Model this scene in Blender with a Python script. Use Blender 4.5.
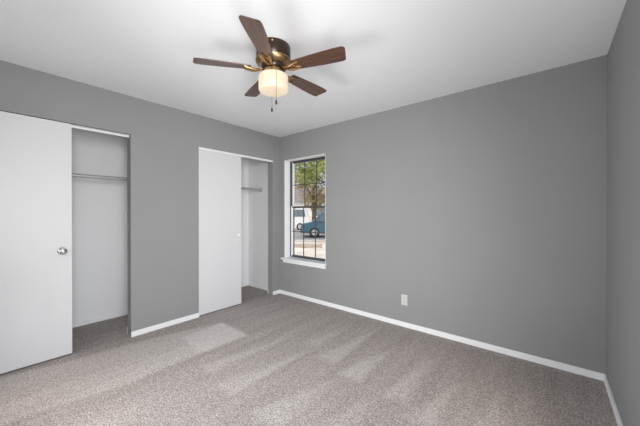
import bpy, bmesh, math, random
from mathutils import Vector, Matrix
random.seed(7)
SC = bpy.context.scene
COL = SC.collection
for o in list(bpy.data.objects):
    bpy.data.objects.remove(o, do_unlink=True)

# ------------------------------------------------------------------ camera, world, lights, exposure
W, D, H = 3.58, 3.45, 2.44          # room: x 0..W, y -D..0, z 0..H
cam_d = bpy.data.cameras.new('camera')
cam = bpy.data.objects.new('camera', cam_d); COL.objects.link(cam)
cam.location = (3.2595, -2.9907, 1.2641)
cam.rotation_euler = (math.radians(90) - 0.0038, 0, 0.6968)
cam_d.sensor_width = 36; cam_d.lens = 36 * 279.39 / 640
cam_d.shift_x = 3.2 / 640; cam_d.shift_y = 0.46 / 640
cam_d.clip_start = 0.02; cam_d.clip_end = 400
SC.camera = cam

SC.view_settings.view_transform = 'Standard'
SC.view_settings.look = 'None'
SC.view_settings.gamma = 1.0
SC.view_settings.use_curve_mapping = False
SC.view_settings.exposure = 0.18

world = bpy.data.worlds.new('world'); SC.world = world
world.use_nodes = True
wn = world.node_tree.nodes; wl = world.node_tree.links
sky = wn.new('ShaderNodeTexSky'); sky.sky_type = 'NISHITA'; sky.sun_disc = False
sky.sun_elevation = math.radians(50); sky.sun_rotation = math.radians(150)
sky.air_density = 0.8; sky.dust_density = 3.5
wl.new(sky.outputs[0], wn['Background'].inputs[0])
wn['Background'].inputs[1].default_value = 0.22

sun_d = bpy.data.lights.new('sun', 'SUN'); sun_d.energy = 2.2; sun_d.angle = math.radians(0.6)
sun_d.color = (1.0, 0.95, 0.86)
sun = bpy.data.objects.new('sun', sun_d); COL.objects.link(sun)
sun.location = (-9, -4, 12)
sun.rotation_euler = Vector((0.75, -0.04, -0.9)).to_track_quat('-Z', 'Y').to_euler()

def area(name, loc, aim, sx, sy, energy, color=(1, 1, 1), spread=180):
    d = bpy.data.lights.new(name, 'AREA'); d.shape = 'RECTANGLE'
    d.size = sx; d.size_y = sy; d.energy = energy; d.color = color; d.spread = math.radians(spread)
    o = bpy.data.objects.new(name, d); COL.objects.link(o)
    o.location = loc
    o.rotation_euler = Vector(aim).to_track_quat('-Z', 'Y').to_euler()
    return o
# unseen fill lights added beside and behind the camera to brighten the room
FILL_TINT = (0.98, 0.992, 1.0)
area('side_fill', (W - 0.01, -2.85, 1.40), (-1, 0, 0), 0.8, 1.5, 17, FILL_TINT)
area('slant_fill', (W - 0.25, -2.95, 1.60), (-0.80, 0.60, -0.08), 0.7, 1.1, 18, FILL_TINT, 95)
area('side_up_fill', (W - 0.05, -2.20, 0.35), (-0.75, 0, 0.65), 1.6, 0.6, 12, FILL_TINT)
area('rear_fill', (1.20, -D + 0.08, 0.82), (0.55, 0.80, 0.0), 1.3, 1.1, 20, FILL_TINT, 130)
area('rear_up_fill', (0.95, -D + 0.10, 1.00), (0.10, 0.60, 0.80), 0.9, 0.8, 3.5, FILL_TINT)

# ------------------------------------------------------------------ materials
def sset(b, name, v):
    if name in b.inputs: b.inputs[name].default_value = v

def mat(name, color, rough=0.6, metal=0.0, spec=0.5, bump=None, vary=None):
    m = bpy.data.materials.new(name); m.use_nodes = True
    n, l = m.node_tree.nodes, m.node_tree.links
    b = n['Principled BSDF']
    sset(b, 'Base Color', (*color, 1)); sset(b, 'Roughness', rough); sset(b, 'Metallic', metal)
    sset(b, 'Specular IOR Level', spec)
    tc = n.new('ShaderNodeTexCoord')
    if vary:
        sc, amt = vary
        t = n.new('ShaderNodeTexNoise'); t.inputs['Scale'].default_value = sc; t.inputs['Detail'].default_value = 4
        l.new(tc.outputs['Object'], t.inputs['Vector'])
        r = n.new('ShaderNodeValToRGB')
        r.color_ramp.elements[0].position = 0.3; r.color_ramp.elements[1].position = 0.7
        r.color_ramp.elements[0].color = (*[c * (1 - amt) for c in color], 1)
        r.color_ramp.elements[1].color = (*[min(1, c * (1 + amt)) for c in color], 1)
        l.new(t.outputs['Fac'], r.inputs['Fac']); l.new(r.outputs['Color'], b.inputs['Base Color'])
    if bump:
        sc, st, dist = bump
        t = n.new('ShaderNodeTexNoise'); t.inputs['Scale'].default_value = sc; t.inputs['Detail'].default_value = 3
        l.new(tc.outputs['Object'], t.inputs['Vector'])
        bp = n.new('ShaderNodeBump'); bp.inputs['Strength'].default_value = st; bp.inputs['Distance'].default_value = dist
        l.new(t.outputs['Fac'], bp.inputs['Height']); l.new(bp.outputs['Normal'], b.inputs['Normal'])
    return m

M = {}
M['wall'] = mat('grey_wall_paint', (0.300, 0.300, 0.298), 0.75, spec=0.25, bump=(90, 0.25, 0.004), vary=(2.0, 0.02))
M['ceiling'] = mat('white_ceiling_texture', (0.87, 0.87, 0.88), 0.9, spec=0.1, bump=(130, 0.35, 0.004))
M['closet'] = mat('white_closet_paint', (0.89, 0.89, 0.895), 0.8, spec=0.2, bump=(90, 0.2, 0.003))
M['trim'] = mat('white_trim_paint', (0.90, 0.90, 0.90), 0.4)
M['door'] = mat('white_door_paint', (0.70, 0.70, 0.70), 0.45, spec=0.35, vary=(1.2, 0.01))
M['bronze'] = mat('dark_bronze_metal', (0.030, 0.014, 0.010), 0.30, metal=0.3, vary=(30, 0.15))
M['brass'] = mat('antique_brass', (0.44, 0.30, 0.16), 0.3, metal=1.0, vary=(40, 0.12))
M['chrome'] = mat('chrome', (0.62, 0.62, 0.62), 0.14, metal=1.0)
M['rodmetal'] = mat('grey_rod_metal', (0.50, 0.50, 0.50), 0.35, metal=0.35)
M['aluminium'] = mat('bronze_window_metal', (0.10, 0.10, 0.095), 0.5, metal=0.3)
M['chain'] = mat('dark_chain', (0.22, 0.17, 0.11), 0.4, metal=0.8)
M['fob'] = mat('dark_wood_fob', (0.03, 0.018, 0.012), 0.4)
M['plastic'] = mat('ivory_plastic', (0.62, 0.61, 0.58), 0.4)
M['slot'] = mat('dark_slot', (0.05, 0.05, 0.05), 0.6)

def wood_mat():
    m = bpy.data.materials.new('walnut_veneer'); m.use_nodes = True
    n, l = m.node_tree.nodes, m.node_tree.links; b = n['Principled BSDF']
    tc = n.new('ShaderNodeTexCoord'); mp = n.new('ShaderNodeMapping')
    mp.inputs['Scale'].default_value = (3, 45, 45)
    t = n.new('ShaderNodeTexNoise'); t.inputs['Scale'].default_value = 1.6; t.inputs['Detail'].default_value = 6
    r = n.new('ShaderNodeValToRGB')
    r.color_ramp.elements[0].position = 0.3; r.color_ramp.elements[1].position = 0.72
    r.color_ramp.elements[0].color = (0.045, 0.017, 0.009, 1)
    r.color_ramp.elements[1].color = (0.115, 0.048, 0.025, 1)
    l.new(tc.outputs['Object'], mp.inputs['Vector']); l.new(mp.outputs['Vector'], t.inputs['Vector'])
    l.new(t.outputs['Fac'], r.inputs['Fac']); l.new(r.outputs['Color'], b.inputs['Base Color'])
    sset(b, 'Roughness', 0.38); sset(b, 'Specular IOR Level', 0.6); sset(b, 'Coat Weight', 0.6); sset(b, 'Coat Roughness', 0.25)
    return m
M['wood'] = wood_mat()

def carpet_mat():
    m = bpy.data.materials.new('taupe_carpet'); m.use_nodes = True
    n, l = m.node_tree.nodes, m.node_tree.links; b = n['Principled BSDF']
    sset(b, 'Roughness', 1.0); sset(b, 'Specular IOR Level', 0.05)
    tc = n.new('ShaderNodeTexCoord')
    def noise(scale, detail=2, vec=None):
        t = n.new('ShaderNodeTexNoise'); t.inputs['Scale'].default_value = scale; t.inputs['Detail'].default_value = detail
        l.new(vec or tc.outputs['Object'], t.inputs['Vector']); return t
    def math_(op, a, b2):
        x = n.new('ShaderNodeMath'); x.operation = op
        for i, v in enumerate((a, b2)):
            if isinstance(v, (int, float)): x.inputs[i].default_value = v
            else: l.new(v, x.inputs[i])
        return x.outputs[0]
    fine = noise(95, 3); mid = noise(26, 2)
    mp = n.new('ShaderNodeMapping'); mp.inputs['Scale'].default_value = (9, 0.9, 1)
    l.new(tc.outputs['Object'], mp.inputs['Vector'])
    streak = noise(1.0, 2, mp.outputs['Vector'])
    at = n.new('ShaderNodeAttribute'); at.attribute_name = 'nap'
    nap = math_('MULTIPLY', at.outputs['Fac'], 0.36)
    s = math_('MULTIPLY', math_('SUBTRACT', fine.outputs['Fac'], 0.5), 2.3)
    s = math_('ADD', s, math_('MULTIPLY', math_('SUBTRACT', mid.outputs['Fac'], 0.5), 0.55))
    s = math_('ADD', s, math_('MULTIPLY', math_('SUBTRACT', streak.outputs['Fac'], 0.5), 0.35))
    s = math_('ADD', math_('ADD', s, nap), 0.42)
    r = n.new('ShaderNodeValToRGB')
    e = r.color_ramp.elements
    e[0].position = 0.0; e[0].color = (0.215, 0.188, 0.175, 1)
    e[1].position = 1.0; e[1].color = (0.63, 0.60, 0.57, 1)
    k = e.new(0.5); k.color = (0.395, 0.358, 0.336, 1)
    l.new(s, r.inputs['Fac']); l.new(r.outputs['Color'], b.inputs['Base Color'])
    bp = n.new('ShaderNodeBump'); bp.inputs['Strength'].default_value = 0.6; bp.inputs['Distance'].default_value = 0.008
    l.new(fine.outputs['Fac'], bp.inputs['Height']); l.new(bp.outputs['Normal'], b.inputs['Normal'])
    return m
M['carpet'] = carpet_mat()

def shade_mat():
    m = bpy.data.materials.new('lit_opal_glass'); m.use_nodes = True
    b = m.node_tree.nodes['Principled BSDF']
    sset(b, 'Base Color', (0.36, 0.31, 0.24, 1)); sset(b, 'Roughness', 0.3)
    sset(b, 'Emission Color', (1.0, 0.80, 0.56, 1)); sset(b, 'Emission Strength', 0.46)
    return m
M['shade'] = shade_mat()

def glass_mat():
    m = bpy.data.materials.new('window_glass'); m.use_nodes = True
    n, l = m.node_tree.nodes, m.node_tree.links
    n.remove(n['Principled BSDF'])
    tr = n.new('ShaderNodeBsdfTransparent'); tr.inputs[0].default_value = (0.94, 0.95, 0.945, 1)
    gl = n.new('ShaderNodeBsdfGlossy'); gl.inputs['Roughness'].default_value = 0.03
    fr = n.new('ShaderNodeFresnel'); fr.inputs['IOR'].default_value = 1.45
    mx = n.new('ShaderNodeMixShader')
    ge = n.new('ShaderNodeNewGeometry'); iv = n.new('ShaderNodeMath'); iv.operation = 'SUBTRACT'; iv.inputs[0].default_value = 1.0
    l.new(ge.outputs['Backfacing'], iv.inputs[1])
    mu = n.new('ShaderNodeMath'); mu.operation = 'MULTIPLY'
    l.new(fr.outputs[0], mu.inputs[0]); l.new(iv.outputs[0], mu.inputs[1]); l.new(mu.outputs[0], mx.inputs[0]); l.new(tr.outputs[0], mx.inputs[1]); l.new(gl.outputs[0], mx.inputs[2])
    l.new(mx.outputs[0], n['Material Output'].inputs['Surface'])
    return m
M['glass'] = glass_mat()
# outdoors
M['ground'] = mat('dry_grass_ground', (0.70, 0.64, 0.55), 0.95, spec=0.05, vary=(0.9, 0.2), bump=(12, 0.4, 0.05))
M['road'] = mat('asphalt', (0.30, 0.29, 0.28), 0.9, spec=0.2, vary=(3, 0.1))
M['kerb'] = mat('pale_concrete', (0.62, 0.59, 0.54), 0.9, spec=0.2, vary=(4, 0.08))
M['bark'] = mat('bark', (0.16, 0.115, 0.08), 0.95, spec=0.1, vary=(8, 0.3), bump=(20, 0.6, 0.03))
def leaf_mat(name, a, b2):
    m = mat(name, a, 0.7, spec=0.2)
    n, l = m.node_tree.nodes, m.node_tree.links
    g = n.new('ShaderNodeNewGeometry'); r = n.new('ShaderNodeValToRGB')
    r.color_ramp.elements[0].color = (*a, 1); r.color_ramp.elements[1].color = (*b2, 1)
    l.new(g.outputs['Random Per Island'], r.inputs['Fac'])
    bs = n['Principled BSDF']
    l.new(r.outputs['Color'], bs.inputs['Base Color'])
    tl = n.new('ShaderNodeBsdfTranslucent'); l.new(r.outputs['Color'], tl.inputs['Color'])
    mx = n.new('ShaderNodeMixShader'); mx.inputs[0].default_value = 0.45
    l.new(bs.outputs[0], mx.inputs[1]); l.new(tl.outputs[0], mx.inputs[2])
    l.new(mx.outputs[0], n['Material Output'].inputs['Surface'])
    return m
M['leaf_green'] = leaf_mat('green_leaves', (0.26, 0.32, 0.09), (0.70, 0.70, 0.30))
M['leaf_olive'] = leaf_mat('olive_brown_leaves', (0.24, 0.17, 0.08), (0.52, 0.46, 0.22))
M['car_blue'] = mat('blue_car_paint', (0.065, 0.15, 0.21), 0.35, metal=0.2)
M['car_white'] = mat('white_car_paint', (0.80, 0.80, 0.80), 0.3)
M['car_glass'] = mat('dark_car_glass', (0.16, 0.20, 0.23), 0.12)
M['tyre'] = mat('tyre_rubber', (0.025, 0.025, 0.025), 0.8)
M['siding'] = mat('white_siding', (0.78, 0.77, 0.74), 0.8, vary=(5, 0.04))
M['roofing'] = mat('grey_shingles', (0.22, 0.20, 0.19), 0.9, vary=(6, 0.2))

# ------------------------------------------------------------------ mesh helpers
class MB:
    def __init__(s): s.bm = bmesh.new()
    def box(s, a, b, bevel=0.0, mtx=None):
        t = bmesh.new(); bmesh.ops.create_cube(t, size=1.0)
        a, b = Vector(a), Vector(b); c = (a + b) / 2; d = b - a
        for v in t.verts: v.co = Vector((v.co.x * d.x, v.co.y * d.y, v.co.z * d.z)) + c
        if bevel: bmesh.ops.bevel(t, geom=t.edges[:], offset=bevel, segments=2, affect='EDGES', profile=0.6)
        s._join(t, mtx); return s
    def lathe(s, prof, seg=40, mtx=None, cap=False):
        t = bmesh.new(); rings = []
        for r, z in prof:
            if r < 1e-6: rings.append([t.verts.new((0, 0, z))])
            else: rings.append([t.verts.new((r * math.cos(2 * math.pi * k / seg), r * math.sin(2 * math.pi * k / seg), z)) for k in range(seg)])
        for A, B in zip(rings, rings[1:]):
            for k in range(seg):
                q = (k + 1) % seg
                vs = [A[k % len(A)], A[q % len(A)], B[q % len(B)], B[k % len(B)]]
                u = []
                for v in vs:
                    if v not in u: u.append(v)
                if len(u) >= 3:
                    try: t.faces.new(u)
                    except ValueError: pass
        if cap:
            for R in (rings[0], rings[-1]):
                if len(R) > 2: t.faces.new(R)
        bmesh.ops.recalc_face_normals(t, faces=t.faces[:])
        s._join(t, mtx); return s
    def tube(s, pts, rad, seg=10):
        pts = [Vector(p) for p in pts]; t = bmesh.new(); rings = []
        rads = rad if isinstance(rad, (list, tuple)) else [rad] * len(pts)
        up = None
        for i, p in enumerate(pts):
            d = (pts[min(i + 1, len(pts) - 1)] - pts[max(i - 1, 0)]).normalized()
            if up is None:
                up = d.orthogonal().normalized()
            up = (up - d * up.dot(d)).normalized(); sd = d.cross(up)
            rings.append([t.verts.new(p + (up * math.cos(2 * math.pi * k / seg) + sd * math.sin(2 * math.pi * k / seg)) * rads[i]) for k in range(seg)])
        for A, B in zip(rings, rings[1:]):
            for k in range(seg):
                t.faces.new((A[k], A[(k + 1) % seg], B[(k + 1) % seg], B[k]))
        t.faces.new(rings[0]); t.faces.new(rings[-1])
        bmesh.ops.recalc_face_normals(t, faces=t.faces[:])
        s._join(t, None); return s
    def prism(s, outline, z0, z1, bevel=0.0, mtx=None):
        t = bmesh.new()
        f = t.faces.new([t.verts.new((x, y, z0)) for x, y in outline])
        r = bmesh.ops.extrude_face_region(t, geom=[f])
        for v in r['geom']:
            if isinstance(v, bmesh.types.BMVert): v.co.z = z1
        bmesh.ops.recalc_face_normals(t, faces=t.faces[:])
        if bevel:
            es = [e for e in t.edges if abs(e.verts[0].co.z - e.verts[1].co.z) < 1e-7]
            bmesh.ops.bevel(t, geom=es, offset=bevel, segments=2, affect='EDGES')
        s._join(t, mtx); return s
    def _join(s, t, mtx):
        if mtx is not None: bmesh.ops.transform(t, matrix=mtx, verts=t.verts[:])
        me = bpy.data.meshes.new('tmp'); t.to_mesh(me); t.free()
        s.bm.from_mesh(me); bpy.data.meshes.remove(me)
    def build(s, name, m, parent=None, smooth=None, loc=None):
        me = bpy.data.meshes.new(name)
        if smooth is not None:
            ang = math.radians(smooth)
            for f in s.bm.faces: f.smooth = True
            for e in s.bm.edges:
                if len(e.link_faces) == 2 and e.calc_face_angle(0) > ang: e.smooth = False
        s.bm.to_mesh(me); s.bm.free()
        me.materials.append(m)
        o = bpy.data.objects.new(name, me); COL.objects.link(o)
        if loc: o.location = loc
        if parent: o.parent = parent
        return o

def tag(o, label=None, cat=None, group=None, kind=None):
    if label: o['label'] = label
    if cat: o['category'] = cat
    if group: o['group'] = group
    if kind: o['kind'] = kind
    return o
def empty(name, loc, rot=0.0):
    o = bpy.data.objects.new(name, None); COL.objects.link(o)
    o.location = loc; o.rotation_euler = (0, 0, rot); o.empty_display_size = 0.1
    return o
def struct(o, label=None):
    return tag(o, label, None, None, 'structure')

# ------------------------------------------------------------------ room shell
T = 0.105                              # closet wall thickness
CB = -0.76                             # closet back wall
OL = (-3.10, -2.03); OR_ = (-1.318, -0.146)   # the two closet openings (y)
OH = 2.055
# carpet: one floor for room and closets, with the vacuum cleaner's nap strokes
STROKES = [
    ([(0.87, -1.24), (0.36, -1.23), (0.19, -1.92), (0.12, -2.58), (0.03, -2.91), (0.05, -3.3), (0.75, -3.3), (0.77, -2.81), (0.87, -2.3), (0.86, -1.7)], 0.8, 0.02),
    ([(0.87, -1.24), (0.36, -1.23), (0.42, -1.70), (0.86, -1.75)], 0.55, 0.02),
    ([(2.15, -0.48), (1.98, -1.20), (2.17, -1.20)], 1.0, 0.028),
    ([(1.84, -0.16), (1.70, -1.12), (1.88, -1.10)], 0.8, 0.028),
    ([(2.48, -0.50), (2.36, -1.22), (2.52, -1.20)], 0.8, 0.028),
    ([(2.75, -0.72), (2.58, -1.32), (2.74, -1.30)], 0.75, 0.028),
    ([(1.24, -0.95), (1.05, -1.85), (1.24, -1.85)], 0.7, 0.03),
    ([(1.56, -1.05), (1.40, -1.90), (1.60, -1.90)], 0.7, 0.03),
    ([(1.56, -0.35), (1.42, -1.00), (1.60, -1.02)], 0.5, 0.03),
    ([(2.02, -1.25), (1.80, -1.90), (2.06, -1.90)], 0.7, 0.03),
    ([(2.36, -1.20), (2.16, -1.80), (2.36, -1.80)], 0.5, 0.03),
    ([(3.00, -0.45), (2.90, -1.15), (3.06, -1.15)], 0.4, 0.03),
]
def seg_dist(px, py, a, b):
    ax, ay = a; bx, by = b; dx, dy = bx - ax, by - ay
    t = max(0, min(1, ((px - ax) * dx + (py - ay) * dy) / (dx * dx + dy * dy)))
    return math.hypot(px - ax - t * dx, py - ay - t * dy)
def inside(px, py, poly):
    c = False; j = len(poly) - 1
    for i in range(len(poly)):
        (xi, yi), (xj, yj) = poly[i], poly[j]
        if (yi > py) != (yj > py) and px < (xj - xi) * (py - yi) / (yj - yi) + xi: c = not c
        j = i
    return c
def nap(x, y):
    v = 0.0
    for poly, amt, soft in STROKES:
        xs = [p[0] for p in poly]; ys = [p[1] for p in poly]
        if not (min(xs) - soft < x < max(xs) + soft and min(ys) - soft < y < max(ys) + soft): continue
        d = min(seg_dist(x, y, poly[i - 1], poly[i]) for i in range(len(poly)))
        s = d if inside(x, y, poly) else -d
        v += (amt if amt == 0.55 or soft == 0.02 else amt * 0.7) * max(0, min(1, 0.5 + s / (2 * soft)))
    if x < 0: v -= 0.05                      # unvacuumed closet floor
    return v
step = 0.025
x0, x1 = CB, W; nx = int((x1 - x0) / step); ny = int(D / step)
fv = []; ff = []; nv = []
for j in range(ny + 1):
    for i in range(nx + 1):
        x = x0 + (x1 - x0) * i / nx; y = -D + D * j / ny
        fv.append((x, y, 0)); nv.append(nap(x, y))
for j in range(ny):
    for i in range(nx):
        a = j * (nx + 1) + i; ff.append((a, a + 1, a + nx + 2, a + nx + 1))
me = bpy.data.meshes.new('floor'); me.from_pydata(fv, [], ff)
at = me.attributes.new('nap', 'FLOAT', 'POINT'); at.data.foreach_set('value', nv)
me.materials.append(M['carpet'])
fl = bpy.data.objects.new('floor', me); COL.objects.link(fl); struct(fl, 'taupe carpet with vacuum strokes')

struct(MB().box((CB - 0.1, -D - 0.2, H), (W + 0.12, 0.2, H + 0.12)).build('ceiling', M['ceiling']), 'white textured ceiling')
# left wall with two closet openings
b = MB()
for y0, y1, z0, z1 in ((-D, OL[0], 0, H), (OL[0], OL[1], OH, H), (OL[1], OR_[0], 0, H), (OR_[0], OR_[1], OH, H), (OR_[1], 0, 0, H)):
    b.box((-T, y0, z0), (0, y1, z1))
struct(b.build('wall_left', M['wall']), 'grey wall with two closet openings')
# window wall
WX0, WX1, WZ0, WZ1 = 0.104, 0.912, 0.55, 2.066
b = MB()
for xx0, xx1, z0, z1 in ((-0.86, WX0, 0, H), (WX1, W + 0.12, 0, H), (WX0, WX1, 0, WZ0), (WX0, WX1, WZ1, H)):
    b.box((xx0, 0.0, z0), (xx1, 0.2, z1))
struct(b.build('wall_back', M['wall']), 'grey wall with the window')
b = MB()
for yy0, yy1, z0, z1 in ((-D - 0.2, -3.25, 0, H), (-1.40, 0.0, 0, H), (-3.25, -1.40, 0, 0.05), (-3.25, -1.40, 2.15, H)):  # includes an out-of-view gap, added so sky light reaches the room
    b.box((W, yy0, z0), (W + 0.12, yy1, z1))
struct(b.build('wall_right', M['wall']), 'grey wall at the right edge')
# wall behind the camera with an unseen opening added to let sky light in
b = MB()
NX0, NX1, NZ0, NZ1 = 0.6, 2.3, 0.40, 1.7
for xx0, xx1, z0, z1 in ((-0.86, NX0, 0, H), (NX1, W, 0, H), (NX0, NX1, 0, NZ0), (NX0, NX1, NZ1, H)):
    b.box((xx0, -D - 0.2, z0), (xx1, -D, z1))
struct(b.build('wall_near', M['wall']), 'grey wall behind the viewer')
# closet interiors
b = MB()
b.box((CB - 0.1, -D, 0), (CB, 0, H))
b.box((CB, -0.04, 0), (-T, 0, H))
b.box((CB, -1.72, 0), (-T, -1.62, H))
b.box((CB, -D, 0), (-T, -3.30, H))
b.box((-T - 0.012, OL[0], OH + 0.01), (-T, OL[1], H)); b.box((-T - 0.012, OR_[0], OH + 0.01), (-T, OR_[1], H))
struct(b.build('wall_closet', M['closet']), 'white closet interior walls')

# baseboards
def base_run(b, a, c, n, h=0.053, th=0.013):
    """baseboard along a->c on a wall whose room-side normal is n"""
    a, c, n = Vector((*a, 0)), Vector((*c, 0)), Vector((*n, 0))
    lo = Vector((min(a.x, c.x, (a + n * th).x, (c + n * th).x), min(a.y, c.y, (a + n * th).y, (c + n * th).y), 0.0))
    hi = Vector((max(a.x, c.x, (a + n * th).x, (c + n * th).x), max(a.y, c.y, (a + n * th).y, (c + n * th).y), h))
    b.box(lo, hi, bevel=0.003)
b = MB(); base_run(b, (0, OL[1]), (0, OR_[0]), (1, 0)); base_run(b, (0, OR_[1]), (0, 0), (1, 0)); base_run(b, (0, -D), (0, OL[0]), (1, 0))
struct(b.build('baseboard_left', M['trim']), 'white baseboard along the closet wall')
b = MB(); base_run(b, (0.013, 0), (W - 0.013, 0), (0, -1)); struct(b.build('baseboard_back', M['trim']), 'white baseboard along the window wall')
b = MB(); base_run(b, (W, -D), (W, 0), (-1, 0)); struct(b.build('baseboard_right', M['trim']), 'white baseboard along the right wall')
b = MB()
base_run(b, (CB, -3.30), (CB, -1.72), (1, 0)); base_run(b, (CB, -1.62), (CB, -0.04), (1, 0))
base_run(b, (CB + 0.013, -0.04), (-T, -0.04), (0, -1)); base_run(b, (CB + 0.013, -1.72), (-T, -1.72), (0, -1))
base_run(b, (-T, OL[1]), (-T, -1.735), (-1, 0), 0.07, 0.02); base_run(b, (-T, OR_[1]), (-T, -0.055), (-1, 0), 0.07, 0.02)
struct(b.build('baseboard_closet', M['trim']), 'white baseboard inside the closets')

# closet head tracks
for i, (y0, y1) in enumerate((OL, OR_)):
    b = MB(); b.box((-0.075, y0, OH - 0.006), ((-0.044, 0.004)[i], y1, OH)); fx = (-0.052, -0.004)[i]; b.box((fx, y0, OH - 0.026), (fx + 0.008, y1, OH - 0.002), 0.0015)
    struct(b.build('trim_%d' % (i + 1), M['trim']), ('white head track over the left closet opening', 'white head track over the closet opening beside the window')[i])

# sliding doors
d1 = MB().box((-0.040, -3.098, 0.012), (-0.004, -2.483, OH - 0.006), 0.002).build('door_1', M['door'])
struct(d1, 'white flush closet door with chrome knob')
k = MB()
mk = Matrix.Translation((-0.004, -2.548, 0.929)) @ Matrix.Rotation(math.radians(90), 4, 'Y')
k.lathe([(0, 0), (0.031, 0), (0.031, 0.004), (0.026, 0.008), (0.012, 0.010), (0.011, 0.026), (0.019, 0.032), (0.027, 0.042), (0.0285, 0.050), (0.025, 0.058), (0.013, 0.063), (0, 0.064)], 32, mk)
tag(k.build('door_knob', M['chrome'], d1, 40), 'chrome round knob')
d2 = MB().box((-0.040, OR_[0] + 0.003, 0.012), (-0.004, -0.708, OH - 0.027), 0.002).build('door_2', M['door'])
struct(d2, 'white flush sliding closet door with finger pull')
k = MB(); mk = Matrix.Translation((-0.004, -0.752, 0.956)) @ Matrix.Rotation(math.radians(90), 4, 'Y')
k.lathe([(0, 0.0006), (0.014, 0.0006), (0.0165, 0.003), (0.019, 0.003), (0.0205, 0.0)], 28, mk)
tag(k.build('finger_pull', M['trim'], d2, 40), 'small round flush finger pull')

# closet rods
def rod(y0, y1, label):
    r = empty('closet_rod', (-0.41, (y0 + y1) / 2, 1.637))
    hl = (y1 - y0) / 2
    MB().tube([(0, -hl + 0.006, 0), (0, hl - 0.006, 0)], 0.0190, 18).build('rod', M['rodmetal'], r, 40)
    for s in (-1, 1):
        mm = Matrix.Translation((0, s * hl, 0)) @ Matrix.Rotation(math.radians(90 * s), 4, 'X')
        MB().lathe([(0, 0), (0.033, 0), (0.033, 0.004), (0.025, 0.008), (0.024, 0.020), (0.0195, 0.020)], 24, mm).build('end_flange', M['rodmetal'], r, 40)
    return tag(r, label, 'closet rod', 'hanging rods in the closets')
rod(-3.30, -1.72, 'grey metal hanging rod in the left closet beside the knobbed door')
rod(-1.62, -0.04, 'grey metal hanging rod with end flange in closet nearest the window')

# ------------------------------------------------------------------ window
win = empty('window_1', (WX0, 0, WZ0)); struct(win, 'double hung window with dark grid muntins')
def wl_(x, y, z): return (x - WX0, y, z - WZ0)
def wbox(b, a, c, bevel=0.0): return b.box(wl_(*a), wl_(*c), bevel)
b = MB(); FY = 0.115
wbox(b, (WX0, 0.0, WZ0), (WX0 + 0.006, FY, WZ1)); wbox(b, (WX1 - 0.006, 0.0, WZ0), (WX1, FY, WZ1)); wbox(b, (WX0, 0.0, WZ1 - 0.006), (WX1, FY, WZ1))
tag(b.build('window_return', M['trim'], win), 'white painted window return')
b = MB(); wbox(b, (0.070, -0.050, WZ0 - 0.006), (0.930, 0.0, WZ0 + 0.018), 0.004); wbox(b, (WX0 + 0.006, -0.01, WZ0), (WX1 - 0.006, FY, WZ0 + 0.018))
tag(b.build('window_sill', M['trim'], win), 'white projecting sill')
b = MB(); wbox(b, (0.088, -0.018, WZ0 - 0.055), (0.918, 0.0, WZ0 - 0.006), 0.003)
b.build('sill_apron', M['trim'], win)
b = MB(); f0, f1 = WZ0 + 0.018, WZ1 - 0.006; a0, a1 = WX0 + 0.006, WX1 - 0.006
for q in (((a0, FY, f0), (a0 + 0.016, 0.2, f1)), ((a1 - 0.016, FY, f0), (a1, 0.2, f1)), ((a0, FY, f0), (a1, 0.2, f0 + 0.010)), ((a0, FY, f1 - 0.008), (a1, 0.2, f1))):
    wbox(b, *q)
tag(b.build('window_frame', M['aluminium'], win), 'dark metal frame')
ZM = 1.345
def sash(name, z0, z1, y):
    s = MB(); x0_, x1_ = a0 + 0.016, a1 - 0.016; st = 0.028
    wbox(s, (x0_ , y, z0), (x0_ + st, y + 0.022, z1), 0.002); wbox(s, (x1_ - st, y, z0), (x1_, y + 0.022, z1), 0.002)
    o = s.build(name, M['trim'], win)
    tag(o, 'pale side stiles')
    r = MB()
    wbox(r, (x0_ + st, y - 0.003, z0), (x1_ - st, y + 0.022, z0 + 0.024), 0.002); wbox(r, (x0_ + st, y - 0.003, z1 - 0.022), (x1_ - st, y + 0.022, z1), 0.002)
    tag(r.build('sash_rail', M['aluminium'], o), 'dark metal rails')
    g = MB(); gx0, gx1 = x0_ + st, x1_ - st; w = 0.007
    for kx in (1, 2):
        x = gx0 + (gx1 - gx0) * kx / 3; wbox(g, (x - w, y + 0.001, z0 + 0.03), (x + w, y + 0.008, z1 - 0.026))
    zm = (z0 + z1) / 2
    wbox(g, (gx0, y, zm - w), (gx1, y + 0.009, zm + w))
    tag(g.build('muntin_grid', M['aluminium'], o), 'dark thin muntin grid')
    p = MB(); wbox(p, (gx0 - 0.004, y + 0.012, z0 + 0.02), (gx1 + 0.004, y + 0.015, z1 - 0.02))
    p.build('window_pane', M['glass'], o)
sash('lower_sash', f0 + 0.010, ZM + 0.014, 0.122)
sash('upper_sash', ZM - 0.014, f1 - 0.008, 0.150)

# ------------------------------------------------------------------ ceiling fan
FC = (1.79, -1.70)
fan = empty('ceiling_fan', (FC[0], FC[1], H))
tag(fan, 'dark bronze five-blade ceiling fan with lit opal glass drum lamp', 'ceiling fan')
MB().lathe([(0, -0.0373), (0.114, -0.0373), (0.117, -0.042), (0.117, -0.122), (0.112, -0.128)], 56).build('motor_housing', M['bronze'], fan, 40)
MB().lathe([(0.108, -0.126), (0.120, -0.129), (0.124, -0.137), (0.117, -0.150), (0.100, -0.162), (0.090, -0.168), (0.06, -0.168)], 56).build('housing_band', M['brass'], fan, 40)
MB().lathe([(0.060, -0.162), (0.084, -0.166), (0.086, -0.182), (0.080, -0.192), (0.060, -0.197), (0, -0.197)], 48).build('flywheel', M['bronze'], fan, 40)
MB().lathe([(0, -0.192), (0.066, -0.192), (0.070, -0.200), (0.070, -0.226), (0.082, -0.234), (0.082, -0.243), (0, -0.243)], 48).build('lamp_fitter', M['brass'], fan, 40)
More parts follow.
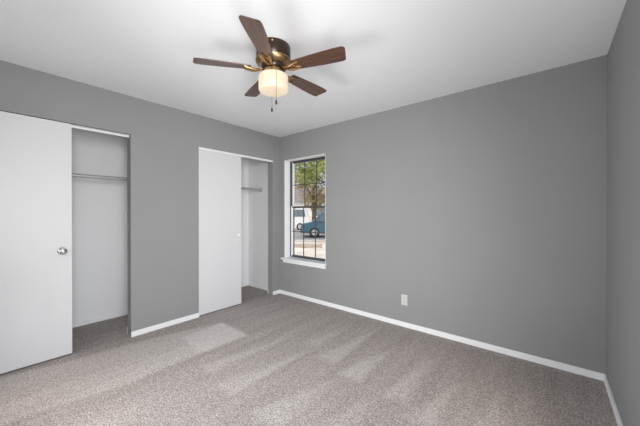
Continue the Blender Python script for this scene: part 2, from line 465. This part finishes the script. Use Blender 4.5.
sh = [(0.070, -0.232), (0.093, -0.234), (0.099, -0.238), (0.1015, -0.246), (0.1015, -0.300), (0.1030, -0.304), (0.1015, -0.308), (0.1010, -0.331), (0.097, -0.340), (0.087, -0.345), (0.045, -0.347), (0, -0.348)]
tag(MB().lathe(sh, 64).build('lamp_shade', M['shade'], fan, 50), 'lit cream opal glass drum shade')
for k in range(3):
    a = math.radians(40 + 120 * k - 85); mm = Matrix.Translation((0.1165 * math.cos(a), 0.1165 * math.sin(a), -0.055)) @ Matrix.Rotation(a, 4, 'Z') @ Matrix.Rotation(math.radians(90), 4, 'Y')
    MB().lathe([(0.006, 0), (0.006, 0.002), (0.003, 0.004), (0, 0.004)], 12, mm).build('housing_screw', M['brass'], fan, 40)
# blades: local x runs outward, hinge line at z = -0.19
def blade_outline():
    top = [(0.150, 0.036), (0.158, 0.042), (0.20, 0.0455), (0.28, 0.052), (0.36, 0.0575), (0.43, 0.060), (0.480, 0.0605), (0.497, 0.057), (0.506, 0.050)]
    bot = [(0.524, -0.030), (0.525, -0.042), (0.519, -0.052), (0.506, -0.058), (0.47, -0.0595), (0.43, -0.059), (0.36, -0.0565), (0.28, -0.052), (0.20, -0.0455), (0.158, -0.042), (0.150, -0.036)]
    return top + bot
def bracket():
    b = MB()
    # arm from the flywheel, dropping a little, then a forked plate under the blade root
    b.prism([(0.075, -0.017), (0.075, 0.017), (0.105, 0.012), (0.135, 0.015), (0.150, 0.024), (0.168, 0.032), (0.196, 0.034), (0.203, 0.026), (0.196, 0.018), (0.178, 0.012), (0.172, 0.006),
             (0.172, -0.006), (0.178, -0.012), (0.196, -0.018), (0.203, -0.026), (0.196, -0.034), (0.168, -0.032), (0.150, -0.024), (0.135, -0.015), (0.105, -0.012)], -0.0085, -0.0035, 0.0012)
    for s in (-1, 1):
        b.tube([(0.09, s * 0.008, -0.006), (0.115, s * 0.014, -0.014), (0.140, s * 0.020, -0.016), (0.165, s * 0.026, -0.012), (0.192, s * 0.027, -0.009)], [0.006, 0.0075, 0.008, 0.007, 0.005], 10)
        b.lathe([(0.006, -0.0115), (0.004, -0.0135), (0, -0.014)], 12, Matrix.Translation((0.192, s * 0.026, 0)))
    b.lathe([(0.006, -0.0085), (0.006, -0.0115), (0.003, -0.0135), (0, -0.0135)], 12, Matrix.Translation((0.162, 0, 0)))
    return b.build('blade_bracket', M['brass'], None, 40)
bl0 = MB().prism(blade_outline(), -0.0035, 0.003, 0.0015).build('fan_blade', M['wood'])
br0 = bracket()
for k in range(5):
    ang = math.radians(-55.09 - 72 * k)
    bl, br = (bl0, br0) if k == 0 else (bl0.copy(), br0.copy())
    if k: COL.objects.link(bl); COL.objects.link(br)
    rot = Matrix.Rotation(ang, 4, 'Z') @ Matrix.Rotation(math.radians(-11.0), 4, 'X')
    for o in (bl, br):
        o.parent = fan
        o.matrix_basis = Matrix.Translation((0, 0, -0.190)) @ rot
# pull chains
def chain(px, py, z0, z1, bend):
    x, y = px - FC[0], py - FC[1]
    c = MB()
    n = int((z0 - z1) / 0.006)
    c.tube([(x * 0.6, y * 0.6, z0 - H + 0.004), (x * 0.97, y * 0.97, z0 - H + 0.002), (x, y, z0 - H - 0.004), (x, y, z1 - H)], 0.0011, 6)
    for i in range(n):
        c.lathe([(0, -0.0019), (0.0014, -0.0012), (0.0019, 0), (0.0014, 0.0012), (0, 0.0019)], 8, Matrix.Translation((x, y, z1 - H + (i + 0.5) * (z0 - z1) / n - 0.004)))
    o = c.build('pull_chain', M['chain'], fan, 60)
    f = MB().lathe([(0, 0.003), (0.003, 0.002), (0.006, -0.006), (0.0078, -0.016), (0.0075, -0.022), (0.004, -0.027), (0, -0.028)], 16, Matrix.Translation((x, y, z1 - H)))
    tag(f.build('pull_fob', M['fob'], o, 60), 'dark drop-shaped fob')
chain(1.8850, -1.7600, 2.222, 1.997, 0)
chain(1.7027, -1.6384, 2.222, 2.024, 0)

# hugger fan: final size and spot under the ceiling
K = 1.0327
fan.location = (1.7415, -1.6577, H)
for ch in fan.children:
    ch.matrix_basis = Matrix.Translation((0, 0, 0.0373 * K)) @ Matrix.Scale(K, 4) @ ch.matrix_basis

# ------------------------------------------------------------------ outlet
out = empty('wall_outlet', (2.022, 0, 0.296))
tag(out, 'small ivory duplex outlet low on the grey window wall', 'outlet')
MB().box((-0.035, -0.006, -0.057), (0.035, 0.0, 0.057), 0.003).build('cover_plate', M['plastic'], out)
for s in (-1, 1):
    rc = MB().box((-0.017, -0.009, s * 0.0205 - 0.0145), (0.017, -0.005, s * 0.0205 + 0.0145), 0.002).build('receptacle', M['plastic'], out)
    sl = MB()
    for dx in (-0.0065, 0.0065): sl.box((dx - 0.0012, -0.0096, s * 0.0205 - 0.003), (dx + 0.0012, -0.0085, s * 0.0205 + 0.006))
    sl.box((-0.002, -0.0096, s * 0.0205 - 0.010), (0.002, -0.0085, s * 0.0205 - 0.006))
    tag(sl.build('outlet_slot', M['slot'], rc), 'dark contact slots')

# ------------------------------------------------------------------ outdoors, in a frame along the street
GZ = -0.32
SR = Vector((0.767, 0.642, 0)); SF = Vector((-0.642, 0.767, 0)); SO = Vector((3.26, -2.99, 0))
def street(a, d, z=GZ): return SO + SR * a + SF * d + Vector((0, 0, z))
SA = math.atan2(SR.y, SR.x)
g = MB().box((-70, 0.2, GZ - 0.3), (60, 90, GZ)).build('ground', M['ground']); struct(g, 'sunlit dry lawn outside')
MS = Matrix.Translation(SO) @ Matrix.Rotation(SA, 4, 'Z')
b = MB().box((-40, 15.2, GZ - 0.05), (40, 22.5, GZ + 0.012), 0, MS); struct(b.build('street', M['road']), 'grey street beyond the lawn')
b = MB().box((-40, 14.9, GZ - 0.05), (40, 15.2, GZ + 0.10), 0.01, MS); b.box((-40, 22.5, GZ - 0.05), (40, 22.8, GZ + 0.10), 0.01, MS)
struct(b.build('kerb', M['kerb']), 'pale concrete kerbs')

lb = MB().box((-3.6, 12.4, GZ - 0.02), (0.25, 13.8, GZ + 0.03), 0.012, MS).build('brown_strip', mat('brown_strip_ground', (0.48, 0.39, 0.30), 0.95, spec=0.05, vary=(5, 0.4), bump=(30, 0.8, 0.03)))  # low strip, browner than the lawn around it
tag(lb, 'brown strip on the pale lawn before the street', 'leaf litter', kind='stuff')

def vehicle(name, a, d, paint, L, Wd, hb, hr, van, label, rot=0.0):
    """front towards -a; side profile extruded with inset cabin, windows, wheels"""
    r = empty(name, street(a, d, GZ + 0.012), SA + rot)
    c0 = 0.30
    hood = L * (0.10 if van else 0.15)
    prof = [(-L / 2, 0.28), (-L / 2 - 0.03, 0.50), (-L / 2 + 0.05, hb * 0.86), (-L / 2 + hood, hb), (L / 2 - 0.12, hb + 0.02), (L / 2, hb - 0.1), (L / 2 + 0.02, 0.45), (L / 2 - 0.05, 0.28)]
    my = Matrix(((1, 0, 0, 0), (0, 0, -1, 0), (0, 1, 0, 0), (0, 0, 0, 1)))   # profile plane x,z
    MB().prism(prof, -Wd / 2, Wd / 2, 0.05, my).build('car_body', paint, r, 30)
    x0_, x1_ = -L / 2 + hood, L / 2 - 0.10
    cab = [(x0_, hb - 0.02), (x0_ + (0.35 if van else 0.62), hr), (x1_ - 0.30, hr + 0.01), (x1_, hb - 0.02)]
    MB().prism(cab, -Wd / 2 + 0.10, Wd / 2 - 0.10, 0.05, my).build('car_cabin', paint, r, 30)
    gz0, gz1 = hb + 0.05, hr - 0.08
    u0, u1 = x0_ + (0.30 if van else 0.46), x1_ - 0.26; n = 3
    for s in (-1, 1):
        w = MB()
        for k in range(n):
            p0 = u0 + (u1 - u0) * k / n + 0.03; p1 = u0 + (u1 - u0) * (k + 1) / n - 0.03
            lean0 = 0.22 if k == 0 else 0; lean1 = -0.12 if k == n - 1 else 0
            w.prism([(p0 - (0.12 if k == 0 else 0), gz0), (p1, gz0), (p1 + lean1, gz1), (p0 + lean0 - 0.05, gz1)], 0, 0.02, 0,
                    Matrix.Translation((0, s * (Wd / 2 - 0.095) + (0.0 if s < 0 else -0.0), 0)) @ my)
        w.build('side_window', M['car_glass'], r)
    th = math.atan2(hr - hb, 0.35 if van else 0.62)
    ws = MB().box((0.06, -Wd / 2 + 0.2, -0.008), (math.hypot(hr - hb, 0.35 if van else 0.62) - 0.07, Wd / 2 - 0.2, 0.012), 0, Matrix.Translation((x0_, 0, hb)) @ Matrix.Rotation(-th, 4, 'Y'))
    ws.build('windscreen', M['car_glass'], r)
    for sx in (-L / 2 + L * 0.19, L / 2 - L * 0.19):
        for s in (-1, 1):
            mm = Matrix.Translation((sx, s * (Wd / 2 - 0.10), 0.325)) @ Matrix.Rotation(math.radians(90), 4, 'X')
            wh = MB().lathe([(0.19, -0.11), (0.30, -0.11), (0.325, -0.08), (0.325, 0.08), (0.30, 0.11), (0.19, 0.11)], 28, mm).build('wheel', M['tyre'], r, 40)
            MB().lathe([(0, -0.10), (0.10, -0.105), (0.19, -0.10), (0.19, 0.10), (0.10, 0.105), (0, 0.10)], 20, mm).build('hubcap', M['rodmetal'], wh, 40)
    for s in (-1, 1): MB().box((-L / 2 - 0.02, s * (Wd / 2 - 0.30) - 0.16, hb * 0.62), (-L / 2 + 0.06, s * (Wd / 2 - 0.30) + 0.16, hb * 0.62 + 0.14), 0.02).build('headlight', M['plastic'], r)
    return tag(r, label, 'car', 'vehicles on the street')
vehicle('parked_car', 1.25, 18.2, M['car_blue'], 4.5, 1.8, 0.95, 1.50, False, 'blue car parked on the street outside the window')
vehicle('parked_van', -2.9, 25.5, M['car_white'], 4.6, 1.9, 1.15, 1.9, True, 'white van parked beyond the blue car')

def leaves(b, c, rad, n, size):
    bm = b.bm
    for _ in range(n):
        while True:
            p = Vector((random.uniform(-1, 1), random.uniform(-1, 1), random.uniform(-1, 1)))
            if 0.25 < p.length < 1: break
        p = c + Vector((p.x * rad[0], p.y * rad[1], p.z * rad[2]))
        q = Vector((random.gauss(0, 1), random.gauss(0, 1), random.gauss(0, 1))).normalized()
        t = q.orthogonal().normalized(); u = q.cross(t); s = size * random.uniform(0.6, 1.3)
        vs = [bm.verts.new(p + t * s), bm.verts.new(p + u * s * 0.45), bm.verts.new(p - t * s), bm.verts.new(p - u * s * 0.45)]
        bm.faces.new(vs)
def tree(name, a, d, h, clumps, leaf, label, trunk=0.16, cat='tree', nl=420, size=0.13, group=None):
    base = street(a, d)
    r = empty(name, base)
    t = MB()
    t.tube([(0, 0, -0.05), (0.05, 0.02, h * 0.3), (-0.04, 0.05, h * 0.6), (0.02, 0, h * 0.9)], [trunk * 1.25, trunk, trunk * 0.8, trunk * 0.4], 12)
    f = MB()
    for (ca, cd, cz, ra, rz) in clumps:
        c = SR * ca + SF * cd + Vector((0, 0, cz))
        s0 = Vector((0, 0, min(h * 0.55, max(0.2, cz * 0.7))))
        t.tube([s0, (s0 + c) / 2 + Vector((0, 0, 0.15)), c], [trunk * 0.45, trunk * 0.3, trunk * 0.1], 8)
        leaves(f, c, (ra, ra, rz), nl, size)
    t.build('trunk', M['bark'], r, 60)
    f.build('foliage', leaf, r)
    return tag(r, label, cat, group)
tree('shade_tree', 1.3, 12.6, 4.6, [(-1.7, 0.2, 4.5, 1.0, 1.0), (-1.0, -0.5, 3.9, 0.8, 0.7), (-0.2, 0.3, 4.8, 1.2, 0.9), (-1.7, 0.6, 3.3, 0.6, 0.5), (1.0, 0.2, 4.6, 1.2, 1.1), (-0.6, 0.6, 5.6, 1.2, 0.8), (-2.4, 0, 5.3, 0.9, 0.7), (-2.2, 0.1, 4.2, 0.75, 0.7)],
     M['leaf_green'], 'green leafy shade tree across the lawn outside the window', nl=330, size=0.12)
tree('street_tree', -0.3, 27.0, 5.5, [(-0.3, 0, 3.6, 1.2, 1.2), (0.9, 0.3, 3.8, 1.2, 1.2), (0.3, 0, 2.6, 1.2, 0.9), (-1.6, 0.2, 4.8, 1.0, 1.0), (1.8, 0, 2.9, 1.1, 1.1), (0.4, 0, 5.2, 1.4, 1.0)],
     M['leaf_olive'], 'olive brown tree standing behind the blue car', trunk=0.2, nl=260, size=0.17)
# house far behind the trees
hs = empty('house', street(-3.0, 36.0), SA)
MB().box((-7, 0, -0.1), (7, 7, 3.0)).build('house_wall', M['siding'], hs)
rf = MB().prism([(-0.6, 2.95), (7.6, 2.95), (3.5, 5.2)], -7.5, 7.5, 0, Matrix(((0, 0, 1, 0), (1, 0, 0, 0), (0, 1, 0, 0), (0, 0, 0, 1))))
rf.build('house_roof', M['roofing'], hs)
for x in (-4.6, -0.4, 3.6):
    w = MB().box((x - 0.8, -0.05, 1.0), (x + 0.8, 0.02, 2.3)).build('house_window', M['trim'], hs)
    MB().box((x - 0.7, -0.07, 1.1), (x + 0.7, -0.04, 2.2)).build('house_pane', M['car_glass'], w)
tag(hs, 'white house with grey roof seen far off through the window', 'house')
